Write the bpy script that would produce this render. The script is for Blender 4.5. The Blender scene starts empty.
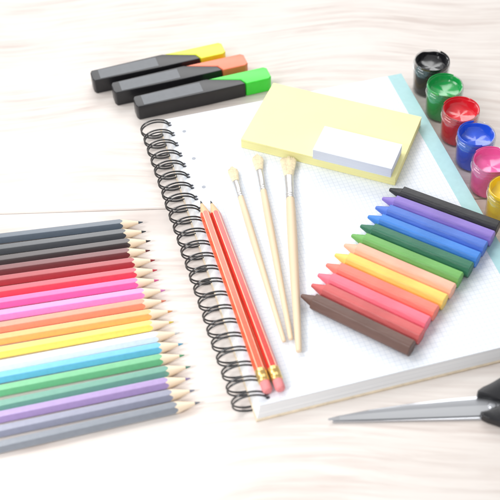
import bpy, bmesh, math, random
from mathutils import Vector, Matrix
random.seed(7)
S=0.01
scene=bpy.context.scene
COL=scene.collection
R=math.radians

# ------------------------------------------------------------ materials
def lin(c):
    return tuple(((x/255)/12.92 if x/255<=0.04045 else ((x/255+0.055)/1.055)**2.4) for x in c)
def newmat(name):
    m=bpy.data.materials.new(name); m.use_nodes=True
    nt=m.node_tree; return m,nt,nt.nodes["Principled BSDF"]
def mat(name,c,rough=.4,coat=0.,var=.08,nscale=300,bump=.05,bscale=900,metal=0.,stretch=(1,1,1),spec=.5,crough=.12):
    m,nt,b=newmat(name)
    tc=nt.nodes.new("ShaderNodeTexCoord"); mp=nt.nodes.new("ShaderNodeMapping")
    mp.inputs["Scale"].default_value=stretch
    nt.links.new(tc.outputs["Object"],mp.inputs["Vector"])
    n=nt.nodes.new("ShaderNodeTexNoise"); n.inputs["Scale"].default_value=nscale; n.inputs["Detail"].default_value=4
    nt.links.new(mp.outputs[0],n.inputs["Vector"])
    r=nt.nodes.new("ShaderNodeValToRGB")
    L=lin(c)
    r.color_ramp.elements[0].position=.3; r.color_ramp.elements[1].position=.7
    r.color_ramp.elements[0].color=tuple(x*(1-var) for x in L)+(1,)
    r.color_ramp.elements[1].color=tuple(min(1,x*(1+var)+var*.03) for x in L)+(1,)
    nt.links.new(n.outputs["Fac"],r.inputs[0]); nt.links.new(r.outputs[0],b.inputs["Base Color"])
    if bump:
        n2=nt.nodes.new("ShaderNodeTexNoise"); n2.inputs["Scale"].default_value=bscale; n2.inputs["Detail"].default_value=3
        nt.links.new(mp.outputs[0],n2.inputs["Vector"])
        bp=nt.nodes.new("ShaderNodeBump"); bp.inputs["Strength"].default_value=bump; bp.inputs["Distance"].default_value=.001
        nt.links.new(n2.outputs["Fac"],bp.inputs["Height"]); nt.links.new(bp.outputs[0],b.inputs["Normal"])
    b.inputs["Roughness"].default_value=rough; b.inputs["Metallic"].default_value=metal
    b.inputs["Coat Weight"].default_value=coat; b.inputs["Coat Roughness"].default_value=crough
    b.inputs["Specular IOR Level"].default_value=spec
    return m

# ------------------------------------------------------------ objects
def mesh(name,verts,faces,mats,fm=None,smooth=True,sharp=28):
    me=bpy.data.meshes.new(name)
    me.from_pydata([(v[0]*S,v[1]*S,v[2]*S) for v in verts],[],faces)
    for m in mats: me.materials.append(m)
    if fm: me.polygons.foreach_set("material_index",fm)
    bm=bmesh.new(); bm.from_mesh(me); bmesh.ops.recalc_face_normals(bm,faces=bm.faces); bm.to_mesh(me); bm.free()
    if smooth:
        me.polygons.foreach_set("use_smooth",[True]*len(me.polygons))
        me.set_sharp_from_angle(angle=R(sharp))
    me.update()
    return me
def obj(name,me,parent=None,loc=(0,0,0),rot=(0,0,0),label=None):
    o=bpy.data.objects.new(name,me); COL.objects.link(o)
    o.location=(loc[0]*S,loc[1]*S,loc[2]*S); o.rotation_euler=rot
    if parent: o.parent=parent
    if label: o["label"]=label
    return o
def thing(name,loc,rotz,label,cat,group=None,rot=None):
    o=obj(name,None,None,loc,rot or (0,0,rotz)); o.empty_display_size=.01
    o["label"]=label; o["category"]=cat
    if group: o["group"]=group
    return o
def lathe(profile,seg=32,axis='X',cz=0,sy=1,sz=1,close=True):
    V=[];F=[]
    for i,(x,r) in enumerate(profile):
        for k in range(seg):
            a=2*math.pi*k/seg
            if axis=='X': V.append((x,r*math.cos(a)*sy,cz+r*math.sin(a)*sz))
            else: V.append((r*math.cos(a),r*math.sin(a),x))
    n=len(profile)
    for i in range(n-1):
        for k in range(seg):
            k2=(k+1)%seg; F.append((i*seg+k,i*seg+k2,(i+1)*seg+k2,(i+1)*seg+k))
    if close:
        F.append(tuple(range(seg))); F.append(tuple((n-1)*seg+k for k in range(seg)))
    return V,F
def prism(poly,z0,z1,bev=.08,seg=3):
    bm=bmesh.new()
    vs=[bm.verts.new((x,y,z0)) for x,y in poly]
    f=bm.faces.new(vs); r=bmesh.ops.extrude_face_region(bm,geom=[f])
    for v in r["geom"]:
        if isinstance(v,bmesh.types.BMVert): v.co.z=z1
    bmesh.ops.recalc_face_normals(bm,faces=bm.faces)
    if bev: bmesh.ops.bevel(bm,geom=list(bm.edges),offset=bev,segments=seg,affect='EDGES',profile=.6)
    bm.verts.index_update()
    V=[tuple(v.co) for v in bm.verts]; F=[tuple(v.index for v in f.verts) for f in bm.faces]
    bm.free(); return V,F
def rect(x0,x1,y0,y1): return [(x0,y0),(x1,y0),(x1,y1),(x0,y1)]
def tube(name,pts,rad,m,cyclic=False,res=3):
    cu=bpy.data.curves.new(name,'CURVE'); cu.dimensions='3D'; cu.bevel_depth=rad*S; cu.bevel_resolution=res
    sp=cu.splines.new('POLY'); sp.points.add(len(pts)-1)
    for p,q in zip(sp.points,pts): p.co=(q[0]*S,q[1]*S,q[2]*S,1)
    sp.use_cyclic_u=cyclic; cu.use_fill_caps=True
    o=bpy.data.objects.new("t",cu); COL.objects.link(o)
    dg=bpy.context.evaluated_depsgraph_get(); me=bpy.data.meshes.new_from_object(o.evaluated_get(dg))
    bpy.data.objects.remove(o); me.name=name; me.materials.clear(); me.materials.append(m)
    me.polygons.foreach_set("use_smooth",[True]*len(me.polygons))
    return me

# ------------------------------------------------------------ table
PW=31.0
def wood_table():
    m,nt,b=newmat("whitewashed_wood")
    L=nt.links.new; N=nt.nodes.new
    tc=N("ShaderNodeTexCoord")
    sep=N("ShaderNodeSeparateXYZ"); L(tc.outputs["Object"],sep.inputs[0])
    pk=N("ShaderNodeMath"); pk.operation='MULTIPLY_ADD'; L(sep.outputs[1],pk.inputs[0]); pk.inputs[1].default_value=100/PW; pk.inputs[2].default_value=-4.7/PW+10
    fl=N("ShaderNodeMath"); fl.operation='FLOOR'; L(pk.outputs[0],fl.inputs[0])
    cmb=N("ShaderNodeCombineXYZ")
    ax=N("ShaderNodeMath"); ax.operation='MULTIPLY_ADD'; L(fl.outputs[0],ax.inputs[0]); ax.inputs[1].default_value=3.7; L(sep.outputs[0],ax.inputs[2])
    L(ax.outputs[0],cmb.inputs[0]); L(sep.outputs[1],cmb.inputs[1]); L(fl.outputs[0],cmb.inputs[2])
    wn=N("ShaderNodeTexNoise"); wn.inputs["Scale"].default_value=3.6; wn.inputs["Detail"].default_value=1; L(cmb.outputs[0],wn.inputs[0])
    wv=N("ShaderNodeMath"); wv.operation='MULTIPLY_ADD'; L(wn.outputs[0],wv.inputs[0]); wv.inputs[1].default_value=.11; L(sep.outputs[1],wv.inputs[2])
    cm2=N("ShaderNodeCombineXYZ"); L(ax.outputs[0],cm2.inputs[0]); L(wv.outputs[0],cm2.inputs[1]); L(fl.outputs[0],cm2.inputs[2])
    mp=N("ShaderNodeMapping"); mp.inputs["Scale"].default_value=(2.6,44,1); L(cm2.outputs[0],mp.inputs[0])
    g=N("ShaderNodeTexNoise"); g.inputs["Scale"].default_value=4; g.inputs["Detail"].default_value=9; g.inputs["Roughness"].default_value=.62; g.inputs["Distortion"].default_value=.4; L(mp.outputs[0],g.inputs[0])
    mp2=N("ShaderNodeMapping"); mp2.inputs["Scale"].default_value=(3.4,7,1); L(cm2.outputs[0],mp2.inputs[0])
    p=N("ShaderNodeTexNoise"); p.inputs["Scale"].default_value=2.8; p.inputs["Detail"].default_value=6; L(mp2.outputs[0],p.inputs[0])
    r1=N("ShaderNodeValToRGB"); L(g.outputs[0],r1.inputs[0])
    e=r1.color_ramp.elements; e[0].position=.33; e[0].color=lin((204,191,184))+(1,); e[1].position=.6; e[1].color=lin((227,219,213))+(1,)
    r2=N("ShaderNodeValToRGB"); L(p.outputs[0],r2.inputs[0])
    e=r2.color_ramp.elements; e[0].position=.4; e[0].color=(0,0,0,1); e[1].position=.7; e[1].color=(.85,.85,.85,1)
    mx=N("ShaderNodeMixRGB"); L(r2.outputs[0],mx.inputs[0]); L(r1.outputs[0],mx.inputs[1]); mx.inputs[2].default_value=lin((230,224,219))+(1,)
    kn=N("ShaderNodeTexVoronoi"); mp3=N("ShaderNodeMapping"); mp3.inputs["Scale"].default_value=(4.2,8.2,1); mp3.inputs["Location"].default_value=(.2,.35,0)
    L(cm2.outputs[0],mp3.inputs[0]); L(mp3.outputs[0],kn.inputs[0]); kn.inputs["Scale"].default_value=1.1
    r3=N("ShaderNodeValToRGB"); L(kn.outputs["Distance"],r3.inputs[0])
    e=r3.color_ramp.elements; e[0].position=.02; e[0].color=(.6,.6,.6,1); e[1].position=.2; e[1].color=(0,0,0,1)
    mk=N("ShaderNodeMixRGB"); L(r3.outputs[0],mk.inputs[0]); L(mx.outputs[0],mk.inputs[1]); mk.inputs[2].default_value=lin((180,166,160))+(1,)
    L(mk.outputs[0],b.inputs["Base Color"])
    bp=N("ShaderNodeBump"); bp.inputs["Strength"].default_value=.1; bp.inputs["Distance"].default_value=.002; L(g.outputs[0],bp.inputs["Height"]); L(bp.outputs[0],b.inputs["Normal"])
    b.inputs["Roughness"].default_value=.5
    return m
WT=wood_table()
def table():
    prof=[]
    seams=[4.7+PW*k for k in range(-3,5)]
    for s in seams:
        prof+= [(s-.12,0),(s-.04,-.08),(s-.04,-.4),(s+.04,-.4),(s+.04,-.08),(s+.12,0)]
    prof=[(-110,-3),(-110,0)]+prof+[(160,0),(160,-3)]
    V=[];F=[]
    for x in (-130,130):
        for yy,z in prof: V.append((x,yy,z))
    n=len(prof)
    for i in range(n):
        j=(i+1)%n; F.append((i,j,n+j,n+i))
    o=obj("table_surface",mesh("table_surface",V,F,[WT],smooth=False))
    o["kind"]="structure"; o["label"]="whitewashed wooden plank table top"
table()

# ------------------------------------------------------------ notebook
TH=.2438; NX,NY=-6.83,13.88; ZT=1.2
NW,NH=21.0,29.7
def page_mat():
    m,nt,b=newmat("grid_paper"); L=nt.links.new; N=nt.nodes.new
    tc=N("ShaderNodeTexCoord"); sep=N("ShaderNodeSeparateXYZ"); L(tc.outputs["Object"],sep.inputs[0])
    def line(out):
        a=N("ShaderNodeMath"); a.operation='MULTIPLY'; L(out,a.inputs[0]); a.inputs[1].default_value=1/.0036
        f=N("ShaderNodeMath"); f.operation='FRACT'; L(a.outputs[0],f.inputs[0])
        s=N("ShaderNodeMath"); s.operation='LESS_THAN'; L(f.outputs[0],s.inputs[0]); s.inputs[1].default_value=.08
        return s
    a=line(sep.outputs[0]); c=line(sep.outputs[1])
    mx=N("ShaderNodeMath"); mx.operation='MAXIMUM'; L(a.outputs[0],mx.inputs[0]); L(c.outputs[0],mx.inputs[1])
    g=N("ShaderNodeMath"); g.operation='GREATER_THAN'; L(sep.outputs[0],g.inputs[0]); g.inputs[1].default_value=.011
    mu=N("ShaderNodeMath"); mu.operation='MULTIPLY'; L(mx.outputs[0],mu.inputs[0]); L(g.outputs[0],mu.inputs[1])
    mi=N("ShaderNodeMixRGB"); L(mu.outputs[0],mi.inputs[0]); mi.inputs[1].default_value=lin((234,239,246))+(1,); mi.inputs[2].default_value=lin((208,217,231))+(1,)
    L(mi.outputs[0],b.inputs["Base Color"]); b.inputs["Roughness"].default_value=.6
    n=N("ShaderNodeTexNoise"); n.inputs["Scale"].default_value=18; L(tc.outputs["Object"],n.inputs[0])
    bp=N("ShaderNodeBump"); bp.inputs["Strength"].default_value=.15; bp.inputs["Distance"].default_value=.004; L(n.outputs[0],bp.inputs["Height"]); L(bp.outputs[0],b.inputs["Normal"])
    return m
def layers_mat(name,c,c2,scale):
    m,nt,b=newmat(name); L=nt.links.new; N=nt.nodes.new
    tc=N("ShaderNodeTexCoord"); mp=N("ShaderNodeMapping"); mp.inputs["Scale"].default_value=(6,6,scale); L(tc.outputs["Object"],mp.inputs[0])
    n=N("ShaderNodeTexNoise"); n.inputs["Scale"].default_value=1; n.inputs["Detail"].default_value=3; L(mp.outputs[0],n.inputs[0])
    r=N("ShaderNodeValToRGB"); L(n.outputs[0],r.inputs[0]); e=r.color_ramp.elements
    e[0].position=.35; e[0].color=lin(c2)+(1,); e[1].position=.6; e[1].color=lin(c)+(1,)
    L(r.outputs[0],b.inputs["Base Color"]); b.inputs["Roughness"].default_value=.7
    return m
nb=thing("spiral_notebook",(NX,NY,0),TH,"open wire-bound notebook with squared white pages on the wooden table","notebook")
V,F=prism(rect(-.4,NW+.05,-NH-.42,.0),.0,.16,.04,2)
obj("back_cover",mesh("back_cover",V,F,[mat("cardboard",(220,204,180),.8,var=.1)]),nb)
V=[];F=[]
st=[(.165,-.3,-.3),(.5,-.2,-.2),(.85,-.08,-.08),(1.17,0,0)]
for z,dx,dy in st:
    for x,y in rect(0,NW,-NH,0): V.append((x+dx,y+dy,z))
for i in range(3):
    for k in range(4):
        k2=(k+1)%4; F.append((i*4+k,i*4+k2,i*4+4+k2,i*4+4+k))
F+= [(0,1,2,3),(12,13,14,15)]
obj("page_block",mesh("page_block",V,F,[layers_mat("paper_edges",(246,246,247),(214,215,218),4000)],smooth=False),nb)
def sheet(x0,x1,y0,y1,z,nx,ny):
    V=[];F=[]
    for j in range(ny+1):
        for i in range(nx+1):
            V.append((x0+(x1-x0)*i/nx,y0+(y1-y0)*j/ny,z))
    for j in range(ny):
        for i in range(nx):
            a=j*(nx+1)+i; F.append((a,a+1,a+nx+2,a+nx+1))
    return V,F
V,F=sheet(0,NW-.02,-NH,0,1.19,42,60)
obj("page",mesh("page",V,F,[page_mat()]),nb)
V,F=sheet(NW-1.25,NW,-NH,0,1.195,2,60)
obj("margin_band",mesh("margin_band",V,F,[mat("teal_print",(172,214,218),.5,var=.03)]),nb)
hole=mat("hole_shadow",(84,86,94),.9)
NL=23
pitch=NH/NL
WW=.15
V=[];F=[]
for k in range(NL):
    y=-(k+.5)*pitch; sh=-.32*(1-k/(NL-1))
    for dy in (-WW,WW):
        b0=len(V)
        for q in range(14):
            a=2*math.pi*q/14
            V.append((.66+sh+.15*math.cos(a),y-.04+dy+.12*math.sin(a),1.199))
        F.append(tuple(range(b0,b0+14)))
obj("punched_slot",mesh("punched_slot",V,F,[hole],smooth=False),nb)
hm=mat("hole_grey",(170,174,184),.8)
for yy in (-1.9,-5.3,-8.7):
    V=[(1.3+.16*math.cos(a*R(20)),yy+.16*math.sin(a*R(20)),1.2) for a in range(18)]
    obj("binder_hole",mesh("binder_hole",V,[tuple(range(18))],[hm],smooth=False),nb)
wire=mat("black_wire",(26,26,30),.22,coat=.8,var=.05,crough=.08)
pts=[]
a0,a1=-50,292
cx,cz,A,B,w=-.54,.93,1.2,.85,WW
def P(t,y): return (cx+A*math.cos(R(t)),y,cz+B*math.sin(R(t)))
n=46
for i in range(n+1): pts.append(P(a0+(a1-a0)*i/n,w))
for q in (60,20,-20,-60): pts.append((P(a1+5,0)[0],w*math.sin(R(q)),P(a1+5,0)[2]))
for i in range(n+1): pts.append(P(a1-(a1-a0)*i/n,-w))
loop=tube("binding_loop",pts,.068,wire,False)
for k in range(NL):
    sh=-.32*(1-k/(NL-1))
    obj("binding_loop",loop,nb,(sh+random.uniform(-.02,.02),-(k+.5)*pitch+random.uniform(-.02,.02),0),(0,0,R(-3+random.uniform(-1.2,1.2))))

# ------------------------------------------------------------ pencils
def hexr(th,a,cl=1.135):
    ph=((math.degrees(th)-90+30)%60)-30
    return min(a/math.cos(R(ph)),a*cl)
def pencil(th_obj,L,a,paint,wood,lead,cone=1.6,paintfn=None,ferrule=False,lr=.105):
    seg=72; ta=a/cone
    ang=[2*math.pi*k/seg for k in range(seg)]
    def ring(x,rf):
        return [(x,rf(t)*math.cos(t),a+rf(t)*math.sin(t)) for t in ang]
    def build(rings,cap0=False,cap1=False):
        V=[];F=[]
        for r in rings: V+=r
        for i in range(len(rings)-1):
            for k in range(seg):
                k2=(k+1)%seg; F.append((i*seg+k,i*seg+k2,(i+1)*seg+k2,(i+1)*seg+k))
        if cap0: F.append(tuple(range(seg)))
        if cap1: F.append(tuple((len(rings)-1)*seg+k for k in range(seg)))
        return V,F
    V,F=build([ring(.06,lambda t:.012),ring(.1,lambda t:.035),ring(lr/ta,lambda t:lr)],True)
    obj("lead",mesh("lead",V,F,[lead]),th_obj)
    rings=[]
    for q in (0,.33,.66,1):
        rings.append([( (lr/ta)*(1-q)+(hexr(t,a)/ta)*q, (lr*(1-q)+hexr(t,a)*q)*math.cos(t), a+(lr*(1-q)+hexr(t,a)*q)*math.sin(t)) for t in ang])
    V,F=build(rings)
    obj("sharpened_wood",mesh("sharpened_wood",V,F,[wood]),th_obj)
    Lb=L-(1.7 if ferrule else 0)
    r0=[(hexr(t,a)/ta,hexr(t,a)*math.cos(t),a+hexr(t,a)*math.sin(t)) for t in ang]
    r1=ring(Lb-.05,lambda t:hexr(t,a)); r2=ring(Lb,lambda t:hexr(t,a)*.9)
    V,F=build([r0,r1,r2],False,True)
    fm=None
    if paintfn:
        fm=[paintfn(math.degrees(ang[k%seg]+math.pi/seg)) for k in range(seg*2)]+[0]
    obj("barrel",mesh("barrel",V,F,paint,fm,sharp=20),th_obj)
    if ferrule:
        x=Lb-.15
        pr=[(x,a*.99),(x+.02,a*1.1),(x+.28,a*1.1),(x+.32,a*1.02),(x+.38,a*1.12),(x+.44,a*1.02),(x+.5,a*1.12),(x+.56,a*1.02),(x+.6,a*1.08),(x+.82,a*1.08),(x+.86,a*1.0),(x+.92,a*1.1),(x+.98,a*1.0),(x+1.02,a*1.04),(x+1.05,a*.9)]
        V,F=lathe(pr,40,cz=a); obj("ferrule",mesh("ferrule",V,F,[M_gold]),th_obj)
        x=Lb+.85
        V,F=lathe([(x,a*.93),(x+.6,a*.93),(x+.74,a*.86),(x+.82,a*.68),(x+.85,a*.4)],36,cz=a)
        obj("eraser",mesh("eraser",V,F,[M_eraser]),th_obj)
M_gold=mat("brass_ferrule",(228,196,130),.3,metal=.9,var=.05)
M_eraser=mat("pink_rubber",(232,140,142),.75,var=.06)
M_wood=mat("pencil_wood",(242,222,196),.6,var=.08,nscale=60,stretch=(.15,1,1),bscale=400)
M_wood2=mat("cedar_wood",(226,190,150),.6,var=.08,nscale=60,stretch=(.15,1,1),bscale=400)
cols=[("slate blue",(82,94,108)),("charcoal",(64,68,74)),("black brown",(56,44,46)),("maroon",(110,42,46)),("dark red",(166,44,54)),("crimson",(220,64,84)),("hot pink",(244,96,164)),("orchid pink",(240,140,212)),("coral orange",(246,144,116)),("orange",(250,174,104)),("yellow",(248,220,98)),("white",(236,236,235)),("sky blue",(100,182,220)),("green",(104,180,130)),("dark teal green",(98,154,136)),("mauve purple",(162,138,188)),("slate violet",(140,142,162)),("dark grey",(122,128,138))]
N=len(cols)
for i,(cn,c) in enumerate(cols):
    t=i/(N-1)
    tx=-8.19+(4.58)*t+random.uniform(-.18,.18); ty=2.91-16.88*t
    ang=R(7.4+5.6*t+random.uniform(-.5,.5))+math.pi
    th=thing("coloured_pencil",(tx,ty,0),ang,cn+" colouring pencil lying on the table","pencil","row of colouring pencils")
    pm=mat("lacquer_"+cn.replace(" ","_"),c,.38,coat=.9,var=.05,bump=.02,crough=.28)
    lm=mat("pigment_"+cn.replace(" ","_"),tuple(int(x*.85) for x in c),.65,var=.1)
    pencil(th,17.6,.4,[pm],M_wood,lm)
M_str=mat("cream_stripe_lacquer",(246,190,160),.3,coat=.4)
M_red=mat("red_lacquer",(206,52,42),.3,coat=.6); M_red2=mat("orange_red_lacquer",(230,92,58),.3,coat=.6)
M_graph=mat("graphite",(50,50,54),.4)
for (a,b,mats,lab) in [((-3.70,3.91),(.89,-14.17),[M_red2,M_str],"orange-red striped pencil with pink eraser on the notebook"),((-2.93,3.88),(1.76,-14.04),[M_red,M_str],"red striped pencil with pink eraser on the notebook")]:
    d=Vector(b)-Vector(a)
    th=thing("striped_pencil",(a[0],a[1],ZT),math.atan2(d.y,d.x),lab,"pencil","striped pencils")
    pencil(th,d.length,.37,mats,M_wood2,M_graph,cone=1.5,ferrule=True,paintfn=lambda deg:(1 if min(deg%60,60-deg%60)<6.5 else 0),lr=.11)

# ------------------------------------------------------------ crayons
cr=[("black",(38,38,42)),("violet",(136,114,196)),("blue",(76,116,204)),("bright blue",(56,128,214)),("dark green",(42,110,84)),("green",(108,172,88)),("peach",(250,180,154)),("yellow orange",(252,204,102)),("coral red",(242,126,110)),("pink red",(238,114,134)),("brick red",(204,94,94)),("brown",(104,76,68))]
for i,(cn,c) in enumerate(cr):
    t=i/11
    a=Vector((10.95+(3.58-10.95)*t+random.uniform(-.1,.1),4.24+(-6.10-4.24)*t))
    b=Vector((18.51+(11.15-18.51)*t,-.22+(-11.35+.22)*t))
    d=b-a
    th=thing("wax_crayon",(a.x,a.y,ZT),math.atan2(d.y,d.x)+random.uniform(-.004,.004),cn+" pointed wax crayon in a row on the notebook","crayon","row of wax crayons")
    ap=.565; L=8.85+random.uniform(-.12,.08); seg=60
    ang=[2*math.pi*k/seg for k in range(seg)]
    def hr(tt,f):
        ph=((math.degrees(tt)-90+30)%60)-30
        h=min(ap/math.cos(R(ph)),ap*1.115); return h*f+ap*(1-f)
    def sect(x,r,f): return [(x,hr(tt,f)*r*math.cos(tt),ap+hr(tt,f)*r*math.sin(tt)) for tt in ang]
    rings=[sect(0,.16,0),sect(.04,.25,0),sect(1.0,.76,0),sect(1.02,.8,.3),sect(1.05,.95,1),sect(1.09,1,1),sect(L-.05,1,1),sect(L-.01,.96,1),sect(L,.93,1)]
    V=[];F=[]
    for r in rings: V+=r
    nn=len(rings)
    for q in range(nn-1):
        for k in range(seg):
            k2=(k+1)%seg; F.append((q*seg+k,q*seg+k2,(q+1)*seg+k2,(q+1)*seg+k))
    F.append(tuple(range(seg)));F.append(tuple((nn-1)*seg+k for k in range(seg)))
    wm=mat("wax_"+cn.replace(" ","_"),c,.46,var=.16,nscale=70,bump=.4,bscale=240,stretch=(.35,1,1))
    nr=3*seg
    body_F=[f for q,f in enumerate(F) if q>=nr and q!=len(F)-2]
    tip_F=[f for q,f in enumerate(F) if q<nr or q==len(F)-2]
    def sub(Fs):
        u=sorted({v for f in Fs for v in f}); mp={v:j for j,v in enumerate(u)}
        return [V[v] for v in u],[tuple(mp[v] for v in f) for f in Fs]
    v,f=sub(body_F); obj("body",mesh("body",v,f,[wm],sharp=20),th)
    v,f=sub(tip_F); obj("tip",mesh("tip",v,f,[wm]),th)

# ------------------------------------------------------------ brushes
M_hand=mat("pale_brush_wood",(230,206,176),.5,var=.1,nscale=50,stretch=(.1,1,1))
M_fer=mat("aluminium_ferrule",(214,212,210),.3,metal=.7,var=.05)
M_bri=mat("hog_bristle",(232,219,190),.7,var=.12,nscale=500,bump=0)
for a,b,rf,wide,lb,lf in [((-1.22,7.47),(2.15,-9.99),.24,.37,1.45,1.9),((.80,8.77),(2.62,-9.83),.26,.40,1.6,2.4),((3.26,8.31),(3.1,-10.97),.34,.57,2.0,2.6)]:
    d=Vector(b)-Vector(a); L=d.length
    hm_=.02+rf*1.12
    flat=wide>.5
    th=thing("paint_brush",(a[0],a[1],ZT),math.atan2(d.y,d.x),"%s wooden paint brush with cream bristles on the notebook"%("wide flat" if flat else "thin"),"paint brush","paint brushes")
    rr=random.Random(int(wide*100))
    rq=.16 if flat else .35
    def section(x):
        q=x/lb
        if q<rq:
            wy=wide*((.72 if flat else .4)+(.28 if flat else .6)*(1-(1-q/rq)**2)**.5)
        else:
            wy=wide+(rf-wide)*((q-rq)/(1-rq))**1.4
        wz=(.07+(.62*rf-.07)*min(1,q*1.2))
        return wy,wz
    V=[];F=[];sg=40;xs=[.08,.14,.22,.35,.55,.75,.95,1.15,1.35,1.6,1.85]
    xs=[x for x in xs if x<lb]+[lb+.05]
    for x in xs:
        wy,wz=section(min(x,lb))
        for q in range(sg):
            t=2*math.pi*q/sg; k=1+rr.uniform(-.04,.04)
            V.append((x+(rr.uniform(-.04,.04) if x<.12 else 0),wy*k*.93*math.cos(t),hm_+wz*k*.95*math.sin(t)))
    for j in range(len(xs)-1):
        for q in range(sg):
            q2=(q+1)%sg; F.append((j*sg+q,j*sg+q2,(j+1)*sg+q2,(j+1)*sg+q))
    F.append(tuple(range(sg)))
    for s in range(340):
        t=rr.uniform(0,2*math.pi)
        u=math.cos(t); v=math.sin(t)
        xe=rr.uniform(-.2,.12)+(abs(u)**3)*(.15 if flat else .3)
        spl=rr.uniform(.98,1.08)
        b0=len(V); npt=7
        for j in range(npt):
            x=lb+.1+(xe-lb-.1)*j/(npt-1)
            wy,wz=section(max(.0,min(x,lb)))
            ww=.024*(1-.7*(j/(npt-1))**2)
            sp2=1+(spl-1)*(j/(npt-1))**2*2
            for q in range(4):
                V.append((x,u*wy*sp2+ww*math.cos(q*math.pi/2),hm_+v*wz*1.03+ww*math.sin(q*math.pi/2)))
        for j in range(npt-1):
            for q in range(4):
                q2=(q+1)%4; F.append((b0+j*4+q,b0+j*4+q2,b0+j*4+4+q2,b0+j*4+4+q))
    obj("bristles",mesh("bristles",V,F,[M_bri],sharp=60),th)
    V=[];F=[];sg=32
    pr=[(lb,rf*1.02,rf*.62),(lb+.02,rf*1.08,rf*.66),(lb+lf*.5,rf*1.0,rf*.85),(lb+lf-.45,rf*.98,rf*.98),(lb+lf-.4,rf*.9,rf*.9),(lb+lf-.35,rf*.98,rf*.98),(lb+lf-.2,rf*.98,rf*.98),(lb+lf-.16,rf*.9,rf*.9),(lb+lf-.12,rf*.98,rf*.98),(lb+lf,rf*.98,rf*.98)]
    for x,ry,rz in pr:
        for q in range(sg):
            t=2*math.pi*q/sg; V.append((x,ry*math.cos(t),hm_+rz*math.sin(t)))
    for j in range(len(pr)-1):
        for q in range(sg):
            q2=(q+1)%sg; F.append((j*sg+q,j*sg+q2,(j+1)*sg+q2,(j+1)*sg+q))
    F.append(tuple(range(sg)))
    obj("ferrule",mesh("ferrule",V,F,[M_fer]),th)
    x0=lb+lf-.02
    Lh=L-x0
    V,F=lathe([(x0,rf*.9),(x0+.03,rf*.96),(x0+Lh*.12,rf*1.08),(x0+Lh*.3,rf*1.1),(x0+Lh*.6,rf*.92),(x0+Lh*.9,rf*.7),(L-.15,rf*.62),(L-.05,rf*.5),(L,rf*.2)],32,cz=hm_)
    obj("handle",mesh("handle",V,F,[M_hand]),th)

# ------------------------------------------------------------ sticky note pads
def pad(name,cx,cy,w,h,ang,z0,z1,c,c2,label,cat):
    th=thing(name,(cx,cy,z0),R(ang),label,cat)
    zz=z1-z0
    V,F=prism(rect(-w/2,w/2,-h/2,h/2),0,zz-.04,.015,1)
    obj("sheet_stack",mesh("sheet_stack",V,F,[layers_mat(name+"_edges",c,c2,4500)]),th)
    V,F=sheet(-w/2-.01,w/2+.01,-h/2-.01,h/2+.01,0,20,12)
    V=[(x,y,zz-.03) for x,y,z in V]
    obj("top_sheet",mesh("top_sheet",V,F,[mat(name+"_sheet",c,.65,var=.02,nscale=30,bump=0)]),th)
pad("sticky_note_pad",6.95,11.15,12.9,7.5,-22.6,ZT,2.15,(254,248,180),(238,230,154),"pale yellow block of sticky notes lying on the notebook","sticky notes")
pad("small_note_pad",8.68,7.74,6.4,2.95,-22.6,2.13,3.1,(226,232,242),(206,212,226),"small bluish white block of notes on the yellow pad","sticky notes")

# ------------------------------------------------------------ highlighters
M_blk=mat("black_plastic",(34,34,38),.32,var=.05,bump=.04)
M_grey=mat("label_sheen_grey",(92,96,102),.35,var=.05,bump=0)  # label tone with the barrel's sky reflection painted in
for (a,cn,c) in [((-13.27,19.64),"yellow",(236,244,50)),((-11.34,17.92),"orange",(255,126,90)),((-9.36,15.98),"green",(60,224,60))]:
    a=Vector(a); ang=R(16.8)
    th=thing("highlighter",(a.x,a.y,0),ang,"black highlighter pen with fluorescent %s cap on the table"%cn,"highlighter","highlighter pens")
    w=.86; H=1.45
    V,F=prism([(0.15,-w*.86),(.0,-w*.5),(0,w*.5),(.15,w*.86),(6.3,w),(6.6,w*.98),(9.3,-w*.2),(9.6,-w*.98),(6.3,-w)],0,H,.1,3)
    obj("barrel",mesh("barrel",V,F,[M_blk]),th)
    V,F=prism(rect(.7,5.9,-w*.72,w*.72),H-.01,H+.012,.004,1)  # grey panel puts the top face's sky sheen into colour
    obj("label_sheen_panel",mesh("label_sheen_panel",V,F,[M_grey]),th)
    cm=mat("fluorescent_"+cn,c,.3,var=.03,bump=.03)
    V,F=prism([(6.68,w*.96),(9.42,-w*.2),(9.7,-w*.96),(11.7,-w*.96),(12,-w*.7),(12,w*.7),(11.75,w*.96)],.02,H-.03,.1,3)
    obj("cap",mesh("cap",V,F,[cm]),th)

# ------------------------------------------------------------ paint jars
def clear():
    m,nt,b=newmat("clear_plastic"); L=nt.links.new; N_=nt.nodes.new
    tr=N_("ShaderNodeBsdfTransparent"); tr.inputs[0].default_value=(.97,.98,.985,1)
    gl=N_("ShaderNodeBsdfGlossy"); gl.inputs["Roughness"].default_value=.05
    fr=N_("ShaderNodeLayerWeight"); fr.inputs[0].default_value=.5
    pw=N_("ShaderNodeMath"); pw.operation='POWER'; L(fr.outputs["Facing"],pw.inputs[0]); pw.inputs[1].default_value=2.6
    ad=N_("ShaderNodeMath"); ad.operation='MULTIPLY_ADD'; L(pw.outputs[0],ad.inputs[0]); ad.inputs[1].default_value=.6; ad.inputs[2].default_value=.07
    mx=N_("ShaderNodeMixShader"); L(ad.outputs[0],mx.inputs[0]); L(tr.outputs[0],mx.inputs[1]); L(gl.outputs[0],mx.inputs[2])
    L(mx.outputs[0],nt.nodes["Material Output"].inputs[0]); return m
M_clear=clear()
jars=[(15.94,18.25,"black",(26,26,30)),(16.60,14.98,"green",(24,164,80)),(17.44,11.93,"red",(220,32,48)),(18.22,8.90,"blue",(38,90,218)),(18.92,5.84,"pink",(238,100,168)),(19.62,2.70,"yellow",(250,208,44))]
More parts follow.
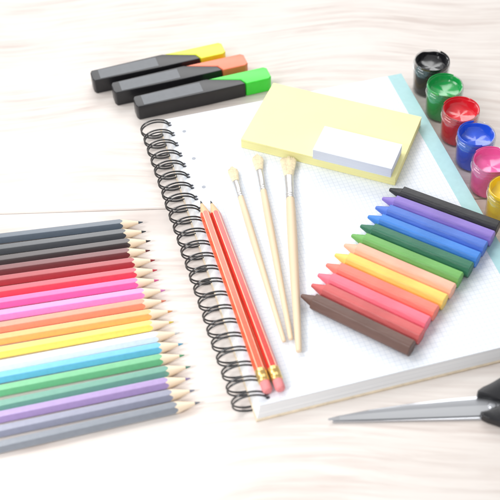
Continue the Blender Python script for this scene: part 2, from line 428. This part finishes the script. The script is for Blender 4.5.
for i,(x,y,cn,c) in enumerate(jars):
    th=thing("paint_jar",(x,y,0),R(30*i),"small open clear jar of %s paint on the table"%cn,"paint jar","row of paint jars")
    V,F=lathe([(0,1.27),(.05,1.36),(.12,1.39),(.25,1.38),(2.1,1.49),(2.2,1.5),(2.22,1.56),(2.34,1.56),(2.36,1.48),(2.48,1.48),(2.52,1.545),(2.62,1.545),(2.66,1.48),(2.76,1.48),(2.8,1.54),(2.88,1.545),(2.92,1.5),(3.02,1.5),(3.1,1.48),(3.12,1.46),(3.1,1.445),(3.0,1.44),(2.85,1.44)],64,axis='Z',close=False)
    F.append(tuple(range(64)))
    obj("jar_body",mesh("jar_body",V,F,[M_clear]),th)
    pm=mat("poster_paint_"+cn,c,.18,coat=.6,var=.12,nscale=90,bump=.25,bscale=160)
    rj=random.Random(i+3)
    ph=[rj.uniform(0,6.28) for _ in range(4)]
    seg=64;V=[];F=[]
    prof=[(.12,1.1),(.2,1.34),(1.4,1.41),(2.4,1.455),('rim',1.42),('rim2',1.36),(2.62,1.3),(2.45,1.18),(2.38,.85),(2.35,.4),(2.34,.05)]
    for (z,r) in prof:
        for k in range(seg):
            t=2*math.pi*k/seg
            ed=2.98+.05*math.sin(2*t+ph[0])+.035*math.sin(5*t+ph[1])+.02*math.sin(9*t+ph[2])
            zz=ed if z=='rim' else ed-.02 if z=='rim2' else z
            if isinstance(z,float) and r<1.2 and z>1: zz+= .05*math.sin(3*t+ph[3])*r
            V.append((r*math.cos(t),r*math.sin(t),zz))
    for q in range(len(prof)-1):
        for k in range(seg):
            k2=(k+1)%seg; F.append((q*seg+k,q*seg+k2,(q+1)*seg+k2,(q+1)*seg+k))
    F.append(tuple(range(seg)));F.append(tuple((len(prof)-1)*seg+k for k in range(seg)))
    obj("paint",mesh("paint",V,F,[pm]),th)
    V=[];F=[];s0=rj.uniform(0,360);n_=36
    for q in range(n_+1):
        t=R(s0+q*5.2); wv=math.sin(math.pi*q/n_)**.5*(.75+.25*math.sin(q*.9))
        for (r,z) in [(1.41,3.0-.2*wv),(1.425,3.11),(1.45,3.14),(1.485,3.12),(1.52,3.03-.14*wv)]:
            V.append((r*math.cos(t),r*math.sin(t),z))
    for q in range(n_):
        for k in range(4):
            F.append((q*5+k,q*5+k+1,q*5+5+k+1,q*5+5+k))
    obj("paint_smear",mesh("paint_smear",V,F,[pm]),th)

# ------------------------------------------------------------ scissors
M_steel=mat("polished_steel",(196,198,203),.3,metal=.8,var=.08,nscale=60,stretch=(.1,3,1),bump=.06)
M_edge=mat("ground_steel_edge",(214,216,220),.32,metal=.7,var=.04,nscale=60,stretch=(.1,3,1),bump=.05)
M_hnd=mat("black_handle_plastic",(30,30,34),.3,var=.05)
sc=thing("scissors",(15.75,-14.95,0),R(1.0),"closed steel scissors with black plastic handles lying on the table","scissors")
L=10.95
def blade(st,zb,zt,ze):
    V=[];F=[];fm=[]
    for x,yo,yr,ye in st:
        sg=1 if yo>ye else -1
        ym=yo+(yr-yo)*.35
        V+= [(x,yo,zb),(x,yo-.02*sg,zt-.05),(x,ym,zt),(x,yr,zt-.015),(x,ye,ze),(x,ye,zb)]
    n=len(st)
    for i in range(n-1):
        for k in range(6):
            k2=(k+1)%6; F.append((i*6+k,i*6+k2,(i+1)*6+k2,(i+1)*6+k)); fm.append(1 if k==3 else 0)
    F.append(tuple(range(6))); F.append(tuple((n-1)*6+k for k in range(6))); fm+=[0,0]
    obj("blade",mesh("blade",V,F,[M_steel,M_edge],fm,sharp=12),sc)
blade([(-L,-.44,-.46,-.49),(-L*.93,-.22,-.34,-.51),(-L*.75,.14,-.18,-.56),(-L*.5,.48,-.04,-.6),(-L*.25,.72,.02,-.64),(-.8,.82,.03,-.66),(.5,.7,.0,-.6),(1.2,.3,0,-.5)],.21,.38,.24)
blade([(-L+.3,-.6,-.56,-.42),(-L*.8,-.68,-.6,-.3),(-L*.5,-.76,-.66,-.2),(-L*.25,-.86,-.72,.0),(-.6,-.92,-.74,.2),(.6,-.8,-.6,.4),(1.2,-.4,0,.5)],.03,.18,.14)
V,F=lathe([(.05,.3),(.39,.3),(.45,.23),(.46,.1)],28,axis='Z'); obj("pivot_screw",mesh("pivot_screw",V,F,[M_steel]),sc)
def handle(sgn):
    pts=[]
    cx_,cy_=5.2,sgn*2.35
    for k in range(48):
        t=2*math.pi*k/48
        pts.append((cx_+2.7*math.cos(t),cy_+1.5*math.sin(t)+.25*sgn*math.cos(t),.45))
    obj("handle",tube("handle",pts,.4,M_hnd,True,4),sc)
    poly=[(-.95,.62),(-.85,.95),(-.45,1.22),(.2,1.52),(1.0,2.0),(2.0,2.7),(3.2,3.3),(3.9,3.1),(4.0,2.6),(2.8,1.0),(1.9,.3),(1.2,.06),(.6,.08),(.15,.3),(-.35,.5)]
    V,F=prism([(x,y*sgn) for x,y in poly],.4 if sgn>0 else .02,.86 if sgn>0 else .66,.13,3)
    obj("shank",mesh("shank",V,F,[M_hnd],sharp=50),sc)
handle(1);handle(-1)

# ------------------------------------------------------------ light
w=bpy.data.worlds.new("World"); scene.world=w; w.use_nodes=True
bg=w.node_tree.nodes["Background"]; bg.inputs[0].default_value=(1,.998,.995,1); bg.inputs[1].default_value=.58
def area(name,loc,target,size,power,col=(1,1,1)):
    l=bpy.data.lights.new(name,'AREA'); l.shape='RECTANGLE'; l.size=size[0]; l.size_y=size[1]; l.energy=power; l.color=col
    o=bpy.data.objects.new(name,l); COL.objects.link(o); o.location=loc
    o.rotation_euler=(Vector(target)-Vector(loc)).to_track_quat('-Z','Y').to_euler()
area("window_light",(0.0,1.4,1.1),(.1,0,0),(1.3,.9),15.5,(1,.997,.99))
area("added_glare_light",(-.72,.22,1.0),(-.35,-.35,0),(.7,.65),8)  # added lamp: its glare veils the near-left pencils like haze
sl=bpy.data.lights.new("added_haze_spot",'SPOT'); sl.energy=70; sl.spot_size=R(36); sl.spot_blend=1; sl.shadow_soft_size=.2  # added spot, no lamp stands here; overexposes the near-left corner into haze
so=bpy.data.objects.new("added_haze_spot",sl); COL.objects.link(so); so.location=(-.8,-.75,.75)
so.rotation_euler=(Vector((-.25,-.27,0))-Vector(so.location)).to_track_quat('-Z','Y').to_euler()

# ------------------------------------------------------------ camera
f,pt,rl,d=1109.1,.834,-.0318,.8401
cam=bpy.data.cameras.new("Camera"); co=bpy.data.objects.new("Camera",cam); COL.objects.link(co)
C=Vector((0,-d*math.cos(pt),d*math.sin(pt))); Fw=(-C).normalized(); Rt=Vector((1,0,0)); Up=Rt.cross(Fw)
c_,s_=math.cos(rl),math.sin(rl)
R2=c_*Rt+s_*Up; U2=-s_*Rt+c_*Up
Mx=Matrix((R2,U2,-Fw)).transposed().to_4x4(); Mx.translation=C
co.matrix_world=Mx
cam.sensor_width=36; cam.lens=36*f/500; cam.clip_start=.01; cam.clip_end=50
cam.dof.use_dof=True; cam.dof.focus_distance=.855; cam.dof.aperture_fstop=8
scene.camera=co
scene.view_settings.view_transform='Standard'; scene.view_settings.look='None'; scene.view_settings.exposure=0
